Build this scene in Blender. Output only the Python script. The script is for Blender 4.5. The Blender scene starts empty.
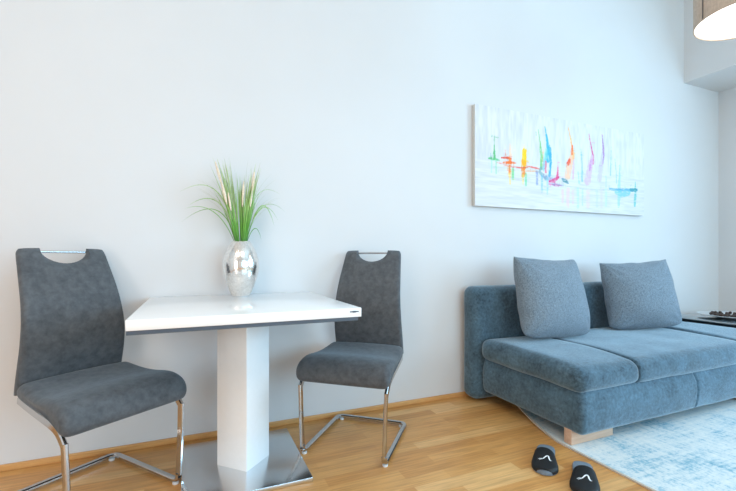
import bpy, bmesh, math, random
import numpy as np
from mathutils import Vector, Matrix, noise as mnoise
random.seed(7)
C = bpy.context.scene.collection
PI = math.pi
WALL_Y = 2.338
CEIL_Z = 3.62

# ------------------------------------------------------------------ helpers
STROKES = [
 ([(172, 505), (168, 404), (166, 354)], [2.2, 5.4, 15.7], (90, 175, 110), 0.9),
 ([(117, 340), (148, 341), (211, 337)], [3.5, 8.9, 3.6], (90, 180, 120), 0.9),
 ([(144, 324), (144, 245)], [6.7, 6.7], (150, 215, 190), 0.6),
 ([(184, 335), (186, 242)], [6.7, 6.8], (140, 210, 170), 0.6),
 ([(266, 422), (275, 372)], [2.8, 5.5], (240, 150, 120), 0.5),
 ([(312, 463), (317, 361)], [7.0, 14.0], (250, 205, 170), 0.7),
 ([(234, 356), (284, 360), (321, 358)], [4.6, 9.2, 7.0], (225, 70, 40), 0.9),
 ([(247, 322), (303, 327), (368, 328)], [3.7, 12.1, 3.8], (240, 110, 40), 0.95),
 ([(303, 360), (321, 326)], [9.3, 9.3], (245, 120, 50), 0.9),
 ([(307, 302), (310, 248)], [10.2, 10.2], (245, 130, 50), 0.85),
 ([(308, 244), (312, 172)], [11.2, 5.6], (250, 215, 120), 0.7),
 ([(340, 283), (340, 210)], [10.3, 9.4], (120, 200, 140), 0.75),
 ([(193, 317), (247, 312), (303, 302)], [2.7, 3.7, 2.8], (230, 90, 80), 0.6),
 ([(447, 470), (447, 418)], [5.8, 14.5], (255, 225, 150), 0.6),
 ([(447, 426), (445, 340)], [19.3, 24.1], (255, 200, 20), 0.97),
 ([(441, 344), (439, 299)], [21.7, 19.3], (250, 170, 40), 0.95),
 ([(438, 292), (435, 240)], [19.3, 14.4], (240, 130, 50), 0.85),
 ([(435, 240), (435, 181)], [12.0, 7.2], (250, 215, 110), 0.6),
 ([(462, 257), (464, 175)], [10.7, 9.7], (110, 200, 150), 0.7),
 ([(321, 300), (406, 299), (483, 306)], [2.8, 5.7, 3.9], (225, 80, 70), 0.8),
 ([(474, 317), (532, 312), (602, 306)], [2.9, 6.9, 4.0], (230, 95, 80), 0.8),
 ([(425, 276), (503, 282), (572, 284)], [2.4, 4.9, 2.5], (240, 150, 90), 0.6),
 ([(584, 598), (605, 487), (617, 390), (614, 307)], [2.5, 9.1, 13.1, 11.1], (120, 195, 120), 0.85),
 ([(632, 452), (637, 316)], [5.1, 7.6], (240, 170, 110), 0.5),
 ([(652, 629), (675, 533), (685, 458), (683, 381)], [3.1, 11.3, 19.5, 23.1], (70, 175, 210), 0.95),
 ([(707, 475), (710, 368), (698, 260)], [7.7, 12.4, 11.3], (60, 165, 205), 0.9),
 ([(668, 456), (655, 379), (642, 302)], [15.3, 20.4, 12.7], (120, 205, 230), 0.75),
 ([(659, 364), (661, 288)], [10.2, 12.2], (230, 120, 140), 0.8),
 ([(612, 314), (597, 283), (663, 242)], [10.1, 12.5, 17.9], (120, 160, 170), 0.7),
 ([(642, 256), (724, 232)], [15.2, 15.6], (150, 150, 190), 0.5),
 ([(572, 281), (572, 190)], [12.5, 10.0], (120, 140, 190), 0.6),
 ([(622, 254), (622, 133)], [10.1, 7.6], (90, 180, 210), 0.5),
 ([(678, 243), (678, 121)], [12.3, 7.7], (130, 200, 220), 0.5),
 ([(787, 376), (784, 306), (776, 251)], [3.2, 7.9, 13.7], (230, 90, 140), 0.9),
 ([(698, 218), (750, 230), (797, 260)], [8.2, 15.7, 6.3], (225, 60, 120), 0.9),
 ([(693, 199), (755, 195), (819, 195)], [5.1, 7.8, 4.2], (215, 110, 160), 0.8),
 ([(896, 660), (922, 569), (944, 484), (950, 422)], [2.7, 6.5, 12.0, 15.4], (245, 185, 110), 0.85),
 ([(942, 508), (932, 428), (910, 348), (888, 275)], [8.2, 21.8, 32.6, 32.4], (250, 190, 150), 0.7),
 ([(941, 516), (937, 452)], [6.6, 9.8], (240, 110, 60), 0.9),
 ([(910, 402), (897, 374)], [11.9, 16.2], (235, 90, 60), 0.9),
 ([(959, 423), (948, 264)], [5.5, 8.8], (220, 160, 190), 0.6),
 ([(829, 247), (861, 238), (894, 221)], [6.4, 16.1, 7.6], (90, 140, 155), 0.85),
 ([(724, 197), (840, 197)], [4.1, 5.3], (130, 120, 160), 0.6),
 ([(1036, 502), (1048, 375), (1048, 248)], [2.8, 6.7, 9.0], (120, 190, 205), 0.7),
 ([(1003, 316), (1014, 229)], [3.3, 6.7], (130, 200, 215), 0.6),
 ([(1127, 632), (1150, 538), (1173, 460), (1173, 395)], [2.9, 6.9, 10.4, 8.1], (215, 90, 140), 0.9),
 ([(1161, 458), (1138, 367), (1110, 252)], [14.4, 28.7, 34.2], (215, 180, 225), 0.75),
 ([(1150, 425), (1133, 343)], [6.9, 8.6], (200, 130, 195), 0.7),
 ([(1281, 643), (1293, 553), (1296, 472), (1288, 405)], [3.0, 7.1, 10.7, 7.1], (165, 110, 175), 0.85),
 ([(1284, 487), (1267, 387), (1249, 279)], [11.9, 23.7, 26.5], (200, 190, 230), 0.75),
 ([(1389, 522), (1386, 422), (1380, 322)], [3.0, 6.1, 7.3], (130, 190, 190), 0.7),
 ([(1435, 460), (1448, 352), (1454, 261)], [3.1, 6.2, 7.4], (150, 195, 215), 0.65),
 ([(1494, 415), (1491, 305), (1485, 229)], [3.7, 9.4, 18.7], (150, 205, 225), 0.7),
 ([(1326, 309), (1326, 219)], [3.6, 6.0], (160, 200, 220), 0.5),
 ([(704, 206), (819, 200), (937, 192), (1059, 185), (1208, 189), (1362, 196)], [3.1, 4.2, 3.8, 5.6, 4.1, 4.2], (170, 180, 210), 0.4),
 ([(1374, 205), (1522, 204), (1715, 219)], [7.3, 13.8, 9.2], (90, 165, 195), 0.85),
 ([(1448, 185), (1522, 173), (1611, 187)], [18.5, 31.4, 19.2], (120, 195, 225), 0.75),
 ([(1485, 145), (1481, 69)], [18.7, 12.5], (140, 205, 225), 0.55),
 ([(1693, 286), (1693, 166), (1683, 79)], [5.2, 15.7, 10.4], (100, 190, 185), 0.75),
 ([(1637, 214), (1702, 218)], [15.5, 15.7], (70, 150, 160), 0.8),
 ([(835, 154), (835, 69)], [12.8, 10.7], (235, 185, 215), 0.5),
 ([(894, 166), (894, 40)], [18.9, 16.2], (240, 190, 215), 0.5),
 ([(948, 161), (948, 67)], [13.2, 11.0], (230, 190, 225), 0.45),
 ([(1003, 181), (1003, 38)], [13.9, 11.1], (160, 215, 225), 0.45),
 ([(1053, 176), (1053, 56)], [9.0, 9.0], (160, 205, 230), 0.45),
 ([(1116, 164), (1116, 51)], [22.8, 20.0], (235, 195, 220), 0.45),
 ([(1219, 187), (1219, 56)], [14.1, 11.7], (190, 205, 235), 0.45),
 ([(1272, 182), (1272, 51)], [14.8, 11.9], (215, 200, 235), 0.45),
 ([(1326, 194), (1326, 62)], [14.4, 12.0], (180, 220, 230), 0.45),
]
def lin(c, a=1.0):
    out = []
    for v in c:
        v = v / 255.0
        out.append(v / 12.92 if v <= 0.04045 else ((v + 0.055) / 1.055) ** 2.4)
    return (out[0], out[1], out[2], a)

class Mat:
    """small node-tree builder"""
    def __init__(self, name, base=(0.8, 0.8, 0.8, 1), rough=0.6, metal=0.0, spec=0.5):
        self.m = bpy.data.materials.new(name)
        self.m.use_nodes = True
        self.t = self.m.node_tree
        self.n = self.t.nodes
        self.b = self.n['Principled BSDF']
        self.b.inputs['Base Color'].default_value = base
        self.b.inputs['Roughness'].default_value = rough
        self.b.inputs['Metallic'].default_value = metal
        self.b.inputs['Specular IOR Level'].default_value = spec
    def node(self, kind, **kw):
        nd = self.n.new(kind)
        for k, v in kw.items():
            if k in nd.inputs:
                nd.inputs[k].default_value = v
            else:
                setattr(nd, k, v)
        return nd
    def link(self, a, b):
        self.t.links.new(a, b)
    def coords(self, scale=(1, 1, 1), rot=(0, 0, 0), kind='Object'):
        tc = self.node('ShaderNodeTexCoord')
        mp = self.node('ShaderNodeMapping')
        mp.inputs['Scale'].default_value = scale
        mp.inputs['Rotation'].default_value = rot
        self.link(tc.outputs[kind], mp.inputs['Vector'])
        return mp.outputs['Vector']
    def noise(self, vec, scale, detail=4, rough=0.55, dist=0.0):
        nd = self.node('ShaderNodeTexNoise', Scale=scale, Detail=detail, Roughness=rough, Distortion=dist)
        self.link(vec, nd.inputs['Vector'])
        return nd.outputs['Fac']
    def ramp(self, fac, stops):
        nd = self.node('ShaderNodeValToRGB')
        e = nd.color_ramp.elements
        while len(e) < len(stops):
            e.new(0.5)
        for i, (p, c) in enumerate(stops):
            e[i].position = p
            e[i].color = c
        self.link(fac, nd.inputs['Fac'])
        return nd.outputs['Color']
    def mix(self, fac, a, b, blend='MIX'):
        nd = self.node('ShaderNodeMix', data_type='RGBA', blend_type=blend)
        for sock, v in ((nd.inputs[0], fac), (nd.inputs[6], a), (nd.inputs[7], b)):
            if hasattr(v, 'node'):
                self.link(v, sock)
            else:
                sock.default_value = v
        return nd.outputs[2]
    def color(self, s):
        self.link(s, self.b.inputs['Base Color'])
    def bump(self, h, strength=0.2, dist=0.01):
        nd = self.node('ShaderNodeBump', Strength=strength, Distance=dist)
        self.link(h, nd.inputs['Height'])
        self.link(nd.outputs['Normal'], self.b.inputs['Normal'])

def obj(name, me, mat, parent=None, smooth=True):
    o = bpy.data.objects.new(name, me)
    C.objects.link(o)
    if mat is not None:
        me.materials.append(mat)
    if smooth:
        for p in me.polygons:
            p.use_smooth = True
    if parent is not None:
        o.parent = parent
    return o

def from_bm(name, bm, mat, parent=None, smooth=True, angle=None):
    bmesh.ops.recalc_face_normals(bm, faces=bm.faces)
    me = bpy.data.meshes.new(name)
    bm.to_mesh(me)
    bm.free()
    o = obj(name, me, mat, parent, smooth)
    if angle is not None:
        me.set_sharp_from_angle(angle=math.radians(angle))
    return o

def thing(name, label, cat, loc=(0, 0, 0), rz=0.0, group=None):
    o = bpy.data.objects.new(name, None)
    o.empty_display_size = 0.1
    C.objects.link(o)
    o.location = loc
    o.rotation_euler = (0, 0, rz)
    tag(o, label, cat, group)
    return o

def tag(o, label, cat, group=None):
    o['label'] = label
    o['category'] = cat
    if group:
        o['group'] = group
    return o

def struct(o):
    o['kind'] = 'structure'
    return o

def add_box(bm, lo, hi, bev=0.0, seg=2, rz=0.0):
    r = bmesh.ops.create_cube(bm, size=1.0)
    vs = r['verts']
    c = [(a + b) / 2 for a, b in zip(lo, hi)]
    s = [b - a for a, b in zip(lo, hi)]
    M = Matrix.Translation(c) @ Matrix.Rotation(rz, 4, 'Z') @ Matrix.Diagonal((s[0], s[1], s[2], 1))
    bmesh.ops.transform(bm, matrix=M, verts=vs)
    if bev > 0:
        es = list({e for v in vs for e in v.link_edges})
        bmesh.ops.bevel(bm, geom=es, offset=bev, segments=seg, profile=0.5, affect='EDGES')

def box(name, lo, hi, mat, parent=None, bev=0.0, seg=2, rz=0.0, smooth=True):
    bm = bmesh.new()
    add_box(bm, lo, hi, bev, seg, rz)
    return from_bm(name, bm, mat, parent, smooth, 40)

def add_lathe(bm, prof, n=48, center=(0, 0, 0), cap0=False, cap1=False):
    rings = []
    for r, z in prof:
        rings.append([bm.verts.new((center[0] + r * math.cos(2 * PI * i / n), center[1] + r * math.sin(2 * PI * i / n), center[2] + z)) for i in range(n)])
    for a, b in zip(rings[:-1], rings[1:]):
        for i in range(n):
            bm.faces.new((a[i], a[(i + 1) % n], b[(i + 1) % n], b[i]))
    if cap0:
        bm.faces.new(rings[0])
    if cap1:
        bm.faces.new(rings[-1])

def lathe(name, prof, mat, parent=None, n=48, center=(0, 0, 0), cap0=False, cap1=False, angle=50):
    bm = bmesh.new()
    add_lathe(bm, prof, n, center, cap0, cap1)
    return from_bm(name, bm, mat, parent, True, angle)

def fillet(pts, r, n=6):
    """round the inner corners of a polyline"""
    pts = [Vector(p) for p in pts]
    out = [pts[0]]
    for i in range(1, len(pts) - 1):
        p, a, b = pts[i], pts[i - 1], pts[i + 1]
        ra = min(r, (a - p).length * 0.49)
        rb = min(r, (b - p).length * 0.49)
        s = p + (a - p).normalized() * ra
        e = p + (b - p).normalized() * rb
        for k in range(n + 1):
            t = k / n
            out.append(s * (1 - t) ** 2 + p * 2 * t * (1 - t) + e * t * t)
    out.append(pts[-1])
    return out

def add_sweep(bm, pts, w, h, side, round_=0.25):
    """sweep a rounded rectangle (w along the side axis, h across) along a path"""
    pts = [Vector(p) for p in pts]
    rings = []
    c = min(w, h) * round_
    sec = [(w / 2 - c, h / 2), (-(w / 2 - c), h / 2), (-w / 2, h / 2 - c), (-w / 2, -(h / 2 - c)),
           (-(w / 2 - c), -h / 2), (w / 2 - c, -h / 2), (w / 2, -(h / 2 - c)), (w / 2, h / 2 - c)]
    for i, p in enumerate(pts):
        t = (pts[min(i + 1, len(pts) - 1)] - pts[max(i - 1, 0)]).normalized()
        s = side(t) if callable(side) else Vector(side)
        s = (s - t * s.dot(t)).normalized()
        u = t.cross(s).normalized()
        rings.append([bm.verts.new(p + s * a + u * b) for a, b in sec])
    for a, b in zip(rings[:-1], rings[1:]):
        for i in range(8):
            bm.faces.new((a[i], a[(i + 1) % 8], b[(i + 1) % 8], b[i]))
    bm.faces.new(rings[0])
    bm.faces.new(rings[-1])

def add_tube(bm, pts, rad, n=10):
    pts = [Vector(p) for p in pts]
    rings = []
    up = Vector((0.13, 0.27, 0.95)).normalized()
    for i, p in enumerate(pts):
        t = (pts[min(i + 1, len(pts) - 1)] - pts[max(i - 1, 0)]).normalized()
        s = t.cross(up)
        if s.length < 1e-3:
            s = t.cross(Vector((1, 0, 0)))
        s.normalize()
        u = s.cross(t).normalized()
        r = rad[i] if isinstance(rad, (list, tuple)) else rad
        rings.append([bm.verts.new(p + s * (r * math.cos(2 * PI * k / n)) + u * (r * math.sin(2 * PI * k / n))) for k in range(n)])
    for a, b in zip(rings[:-1], rings[1:]):
        for i in range(n):
            bm.faces.new((a[i], a[(i + 1) % n], b[(i + 1) % n], b[i]))
    bm.faces.new(rings[0])
    bm.faces.new(rings[-1])

def axis_pts(lo, hi, r, step):
    """sample points along one axis, denser in the rounded ends"""
    p = [lo + r * (1 - math.cos(k * PI / 12)) * 1.0 for k in range(7)]
    q = [hi - r * (1 - math.cos(k * PI / 12)) * 1.0 for k in range(7)][::-1]
    n = max(1, int(math.ceil((q[0] - p[-1]) / step)))
    mid = [p[-1] + (q[0] - p[-1]) * k / n for k in range(1, n)]
    return p + mid + q

def cushion_bm(lo, hi, r, step=0.05, fn=None, extra=((), (), ())):
    """rounded box as one closed surface; r is a radius per axis; fn moves each vertex"""
    ax = []
    for i in range(3):
        a = sorted(set([round(v, 6) for v in axis_pts(lo[i], hi[i], r[i], step)] + list(extra[i])))
        ax.append(a)
    bm = bmesh.new()
    cache = {}
    def vert(i, j, k):
        key = (i, j, k)
        if key not in cache:
            p = Vector((ax[0][i], ax[1][j], ax[2][k]))
            c = Vector([min(max(p[q], lo[q] + r[q]), hi[q] - r[q]) for q in range(3)])
            d = Vector([(p[q] - c[q]) / r[q] for q in range(3)])
            if d.length > 1e-9:
                d.normalize()
                p = Vector([c[q] + r[q] * d[q] for q in range(3)])
            if fn:
                p = Vector(fn(p.copy()))
            cache[key] = bm.verts.new(p)
        return cache[key]
    n = [len(a) for a in ax]
    def quad(a, b, c, d):
        vs = [vert(*a), vert(*b), vert(*c), vert(*d)]
        if len(set(vs)) == 4:
            try:
                bm.faces.new(vs)
            except ValueError:
                pass
    for i in range(n[0] - 1):
        for j in range(n[1] - 1):
            for k in (0, n[2] - 1):
                quad((i, j, k), (i + 1, j, k), (i + 1, j + 1, k), (i, j + 1, k))
    for i in range(n[0] - 1):
        for k in range(n[2] - 1):
            for j in (0, n[1] - 1):
                quad((i, j, k), (i + 1, j, k), (i + 1, j, k + 1), (i, j, k + 1))
    for j in range(n[1] - 1):
        for k in range(n[2] - 1):
            for i in (0, n[0] - 1):
                quad((i, j, k), (i, j + 1, k), (i, j + 1, k + 1), (i, j, k + 1))
    bmesh.ops.remove_doubles(bm, verts=bm.verts, dist=1e-5)
    return bm

# ------------------------------------------------------------------ materials
def wall_mat():
    m = Mat('white_wall_paint', lin((222, 222, 222)), 0.85, spec=0.2)
    v = m.coords()
    m.color(m.ramp(m.noise(v, 1.3, 3), [(0.3, lin((215, 214, 214))), (0.7, lin((218, 217, 217)))]))
    m.bump(m.noise(v, 260, 3), 0.04, 0.002)
    return m.m

def floor_mat():
    m = Mat('oak_parquet', rough=0.34, spec=0.45)
    v = m.coords()
    br = m.node('ShaderNodeTexBrick', offset=0.37, offset_frequency=2, squash=1.0)
    br.inputs['Scale'].default_value = 1.0
    br.inputs['Brick Width'].default_value = 0.52
    br.inputs['Row Height'].default_value = 0.071
    br.inputs['Mortar Size'].default_value = 0.0006
    br.inputs['Mortar Smooth'].default_value = 0.3
    br.inputs['Bias'].default_value = 0.0
    br.inputs['Color1'].default_value = (0, 0, 0, 1)
    br.inputs['Color2'].default_value = (1, 1, 1, 1)
    br.inputs['Mortar'].default_value = (0.05, 0.05, 0.05, 1)
    m.link(v, br.inputs['Vector'])
    base = m.ramp(br.outputs['Color'], [(0.0, lin((206, 147, 82))), (0.45, lin((216, 158, 92))), (0.8, lin((222, 167, 101))), (1.0, lin((234, 186, 124)))])
    g = m.coords((2.2, 38, 1))
    grain = m.ramp(m.noise(g, 2.0, 6, 0.6, 0.4), [(0.3, lin((205, 200, 195))), (0.62, lin((255, 255, 255)))])
    m.color(m.mix(0.75, base, grain, 'MULTIPLY'))
    m.bump(m.noise(g, 3.0, 4), 0.05, 0.002)
    return m.m

def wood_mat(name, c1, c2, rough=0.45, scale=(3, 40, 40)):
    m = Mat(name, rough=rough)
    v = m.coords(scale)
    m.color(m.ramp(m.noise(v, 1.4, 5, 0.6, 0.3), [(0.3, c1), (0.7, c2)]))
    return m.m

def suede_mat(name, dark, light, big=5.0, bump=0.12, sheen=0.25):
    m = Mat(name, rough=0.85, spec=0.25)
    v = m.coords()
    a = m.noise(v, big, 5, 0.6, 0.5)
    b = m.noise(v, big * 9, 4, 0.65)
    f = m.mix(0.55, a, b)
    m.color(m.ramp(f, [(0.34, dark), (0.66, light)]))
    m.bump(m.noise(v, 420, 3), bump, 0.002)
    m.b.inputs['Sheen Weight'].default_value = sheen
    m.b.inputs['Sheen Roughness'].default_value = 0.4
    m.b.inputs['Sheen Tint'].default_value = (.75, .9, 1, 1)
    return m.m

def weave_mat(name, dark, light):
    m = Mat(name, rough=0.9, spec=0.2)
    v1 = m.coords((520, 520, 70))
    v2 = m.coords((100, 100, 520))
    a = m.noise(v1, 1.0, 3, 0.6)
    b = m.noise(v2, 1.0, 3, 0.6)
    f = m.mix(0.5, a, b)
    m.color(m.ramp(f, [(0.38, dark), (0.62, light)]))
    m.bump(f, 0.45, 0.004)
    m.b.inputs['Sheen Weight'].default_value = 0.2
    return m.m

def chrome_mat():
    m = Mat('polished_chrome', (0.52, 0.52, 0.52, 1), 0.14, 1.0)
    v = m.coords()
    m.link(m.ramp(m.noise(v, 30, 2), [(0.3, (0.10,) * 3 + (1,)), (0.7, (0.18,) * 3 + (1,))]), m.b.inputs['Roughness'])
    return m.m

def brushed_mat():
    m = Mat('brushed_steel', (0.70, 0.72, 0.74, 1), 0.2, 1.0)
    v = m.coords((4, 160, 4))
    m.link(m.ramp(m.noise(v, 2, 4), [(0.3, (0.14,) * 3 + (1,)), (0.7, (0.24,) * 3 + (1,))]), m.b.inputs['Roughness'])
    return m.m

def plain(name, c, rough=0.5, metal=0.0, coat=0.0, nscale=40, var=0.05, spec=0.5):
    m = Mat(name, c, rough, metal, spec)
    v = m.coords()
    d = tuple(max(0, x * (1 - var)) for x in c[:3]) + (1,)
    l = tuple(min(1, x * (1 + var)) for x in c[:3]) + (1,)
    m.color(m.ramp(m.noise(v, nscale, 3), [(0.3, d), (0.7, l)]))
    if coat:
        m.b.inputs['Coat Weight'].default_value = coat
        m.b.inputs['Coat Roughness'].default_value = 0.04
    return m.m

def vase_mat():
    m = Mat('hammered_silver', (0.86, 0.85, 0.84, 1), 0.15, 1.0)
    v = m.coords()
    vo = m.node('ShaderNodeTexVoronoi', Scale=120.0)
    m.link(v, vo.inputs['Vector'])
    m.bump(vo.outputs['Distance'], 0.12, 0.002)
    m.color(m.ramp(vo.outputs['Color'], [(0.1, lin((225, 222, 218))), (0.9, lin((245, 243, 240)))]))
    return m.m

def leaf_mat():
    m = Mat('grass_blade', rough=0.5)
    v = m.coords()
    s = m.node('ShaderNodeSeparateXYZ')
    m.link(v, s.inputs[0])
    mr = m.node('ShaderNodeMapRange')
    mr.inputs['From Min'].default_value = 0.24
    mr.inputs['From Max'].default_value = 0.68
    m.link(s.outputs['Z'], mr.inputs['Value'])
    base = m.ramp(mr.outputs['Result'], [(0.0, lin((60, 124, 34))), (0.28, lin((108, 174, 62))), (0.55, lin((166, 204, 128))), (1.0, lin((206, 216, 186)))])
    n = m.ramp(m.noise(m.coords((300, 300, 3)), 1.0, 2), [(0.35, lin((150, 175, 120))), (0.65, lin((255, 255, 235)))])
    m.color(m.mix(0.7, base, n, 'MULTIPLY'))
    m.b.inputs['Subsurface Weight'].default_value = 0.0
    return m.m

def rug_mat():
    m = Mat('distressed_rug', rough=0.95, spec=0.1)
    v = m.coords()
    big = m.noise(v, 2.1, 6, 0.62, 0.6)
    sx = m.noise(m.coords((3, 26, 1)), 1.5, 5, 0.7)
    sy = m.noise(m.coords((26, 3, 1)), 1.5, 5, 0.7)
    st = m.mix(0.5, sx, sy)
    f = m.mix(0.55, big, st)
    fine = m.noise(v, 70, 4, 0.7)
    f2 = m.mix(0.22, f, fine)
    m.color(m.ramp(f2, [(0.36, lin((98, 150, 174))), (0.44, lin((150, 186, 200))), (0.49, lin((204, 214, 216))), (0.57, lin((226, 228, 224))), (0.66, lin((214, 206, 198)))]))
    m.bump(fine, 0.5, 0.004)
    return m.m

def shade_mat():
    m = Mat('taupe_shade_fabric', rough=0.9, spec=0.1)
    f = m.mix(0.5, m.noise(m.coords((500, 500, 40)), 1, 2), m.noise(m.coords((40, 40, 500)), 1, 2))
    m.color(m.ramp(f, [(0.35, lin((172, 156, 142))), (0.65, lin((208, 192, 176)))]))
    return m.m

def emit_mat(name, c, strength):
    m = Mat(name, c, 0.6)
    m.b.inputs['Emission Color'].default_value = c
    v = m.coords()
    m.link(m.ramp(m.noise(v, 3, 1), [(0.2, c), (0.8, c)]), m.b.inputs['Emission Color'])
    m.b.inputs['Emission Strength'].default_value = strength
    return m.m

M_WALL = wall_mat()
M_CEIL = plain('ceiling_paint', lin((240, 240, 239)), 0.9, spec=0.1)
M_FLOOR = floor_mat()
M_SKIRT = wood_mat('oak_skirting', lin((200, 144, 84)), lin((224, 172, 110)), 0.4)
M_CHAIR = suede_mat('slate_suede', lin((68, 70, 73)), lin((99, 102, 106)), 4.0)
M_CHROME = chrome_mat()
M_STEEL = brushed_mat()
M_GLOSS = plain('white_gloss_lacquer', lin((240, 240, 240)), 0.2, coat=0.25, var=0.004)
M_LACQ = plain('white_satin_lacquer', lin((246, 246, 246)), 0.25, coat=0.3, var=0.01)
M_DARK = plain('anthracite_edge', lin((74, 84, 96)), 0.4)
M_GLIDE = plain('clear_plastic', lin((214, 218, 220)), 0.3)
M_SOFA = suede_mat('blue_grey_sofa_fabric', lin((48, 64, 75)), lin((92, 121, 139)), 7.0, 0.35, 0.75)
M_PILLOW = weave_mat('grey_woven_fabric', lin((80, 96, 109)), lin((142, 157, 169)))
M_OAK = wood_mat('light_oak', lin((196, 158, 134)), lin((220, 186, 160)), 0.5)
M_VASE = vase_mat()
M_LEAF = leaf_mat()
M_PLUME = plain('cream_plume', lin((232, 214, 192)), 0.9, nscale=120, var=0.15)
M_HAIR = plain('dry_grass_hair', lin((188, 190, 172)), 0.8, nscale=60, var=0.15)
M_RUG = rug_mat()
M_HEM = plain('rug_binding', lin((196, 186, 172)), 0.95, nscale=200, var=0.1)
M_SHADE = shade_mat()
M_SEAM = plain('shade_seam', lin((106, 100, 96)), 0.9)
M_GLOW = emit_mat('lit_diffuser', (1.0, 0.93, 0.85, 1), 4.0)
M_SOLE = plain('grey_insole', lin((112, 124, 136)), 0.8, nscale=150, var=0.12)
M_STRAP = plain('black_strap', lin((5, 5, 7)), 0.6, nscale=150, var=0.15)
M_LOGO = plain('white_print', lin((236, 238, 240)), 0.6)
M_BLACK = plain('black_metal', lin((26, 30, 34)), 0.4)
M_TOPGL = plain('smoked_glass', lin((74, 88, 95)), 0.06, coat=0.6)
M_DISH = plain('pale_glaze', lin((216, 220, 222)), 0.3, coat=0.3)
M_NUT = plain('dark_brown_cone', lin((66, 48, 40)), 0.7, nscale=60, var=0.35)
M_CANVAS = plain('raw_canvas_edge', lin((206, 204, 198)), 0.9, nscale=90)
M_FRAME = plain('white_window_frame', lin((238, 239, 240)), 0.4)

# ------------------------------------------------------------------ room shell
XL, XR, YR = -2.6, 4.80, -3.4
struct(box('floor', (XL - .2, YR - .2, -0.12), (XR + .2, WALL_Y + .2, 0.0), M_FLOOR, smooth=False))
struct(box('ceiling', (XL - .2, YR - .2, CEIL_Z), (XR + .2, WALL_Y + .2, CEIL_Z + .12), M_CEIL, smooth=False))
struct(box('wall_back', (XL - .2, WALL_Y, 0), (XR + .2, WALL_Y + .2, CEIL_Z), M_WALL, smooth=False))
struct(box('wall_left', (XL - .2, YR, 0), (XL, WALL_Y, CEIL_Z), M_WALL, smooth=False))
# right wall with a tall window opening nearer the camera than the sofa
WY0, WY1, WZ0, WZ1 = -2.1, 0.60, 0.85, 2.57
bm = bmesh.new()
add_box(bm, (XR, WY1, 0), (XR + .2, WALL_Y, CEIL_Z))
add_box(bm, (XR, YR, 0), (XR + .2, WY0, CEIL_Z))
add_box(bm, (XR, WY0, WZ1), (XR + .2, WY1, CEIL_Z))
add_box(bm, (XR, WY0, 0), (XR + .2, WY1, WZ0))
struct(from_bm('wall_right', bm, M_WALL, None, False))
# front wall (behind the camera) with its own window
FX0, FX1, FZ0, FZ1 = 0.6, 4.2, 0.5, 2.5
bm = bmesh.new()
add_box(bm, (XL, YR - .2, 0), (FX0, YR, CEIL_Z))
add_box(bm, (FX1, YR - .2, 0), (XR, YR, CEIL_Z))
add_box(bm, (FX0, YR - .2, FZ1), (FX1, YR, CEIL_Z))
add_box(bm, (FX0, YR - .2, 0), (FX1, YR, FZ0))
struct(from_bm('wall_front', bm, M_WALL, None, False))
# boxed soffit along the right wall, over the window
struct(box('trim_1', (4.237, YR, 2.604), (XR, WALL_Y, CEIL_Z), M_WALL, smooth=False))
def window(name, lo, hi, axis, bars):
    bm = bmesh.new()
    t = 0.06
    (x0, y0, z0), (x1, y1, z1) = lo, hi
    add_box(bm, (x0, y0, z0), (x1, y1, z0 + t))
    add_box(bm, (x0, y0, z1 - t), (x1, y1, z1))
    a0, a1 = (y0, y1) if axis == 'y' else (x0, x1)
    for k in range(bars + 1):
        c = a0 + t / 2 + (a1 - a0 - t) * k / bars
        if axis == 'y':
            add_box(bm, (x0, c - t / 2, z0), (x1, c + t / 2, z1))
        else:
            add_box(bm, (c - t / 2, y0, z0), (c + t / 2, y1, z1))
    return struct(from_bm(name, bm, M_FRAME, None, False))
window('window_1', (XR + .08, WY0, WZ0), (XR + .14, WY1, WZ1), 'y', 3)
window('window_2', (FX0, YR - .14, FZ0), (FX1, YR - .08, FZ1), 'x', 3)
bm = bmesh.new()
add_box(bm, (XL, WALL_Y - 0.011, 0), (XR, WALL_Y, 0.029), 0.003, 2)
struct(from_bm('baseboard_back', bm, M_SKIRT, None, True, 40))
bm = bmesh.new()
add_box(bm, (XL, YR, 0), (XL + 0.011, WALL_Y - 0.011, 0.029), 0.003, 2)
struct(from_bm('baseboard_left', bm, M_SKIRT, None, True, 40))
bm = bmesh.new()
add_box(bm, (XR - 0.011, WY1, 0), (XR, WALL_Y - 0.011, 0.029), 0.003, 2)
struct(from_bm('baseboard_right', bm, M_SKIRT, None, True, 40))

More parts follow.
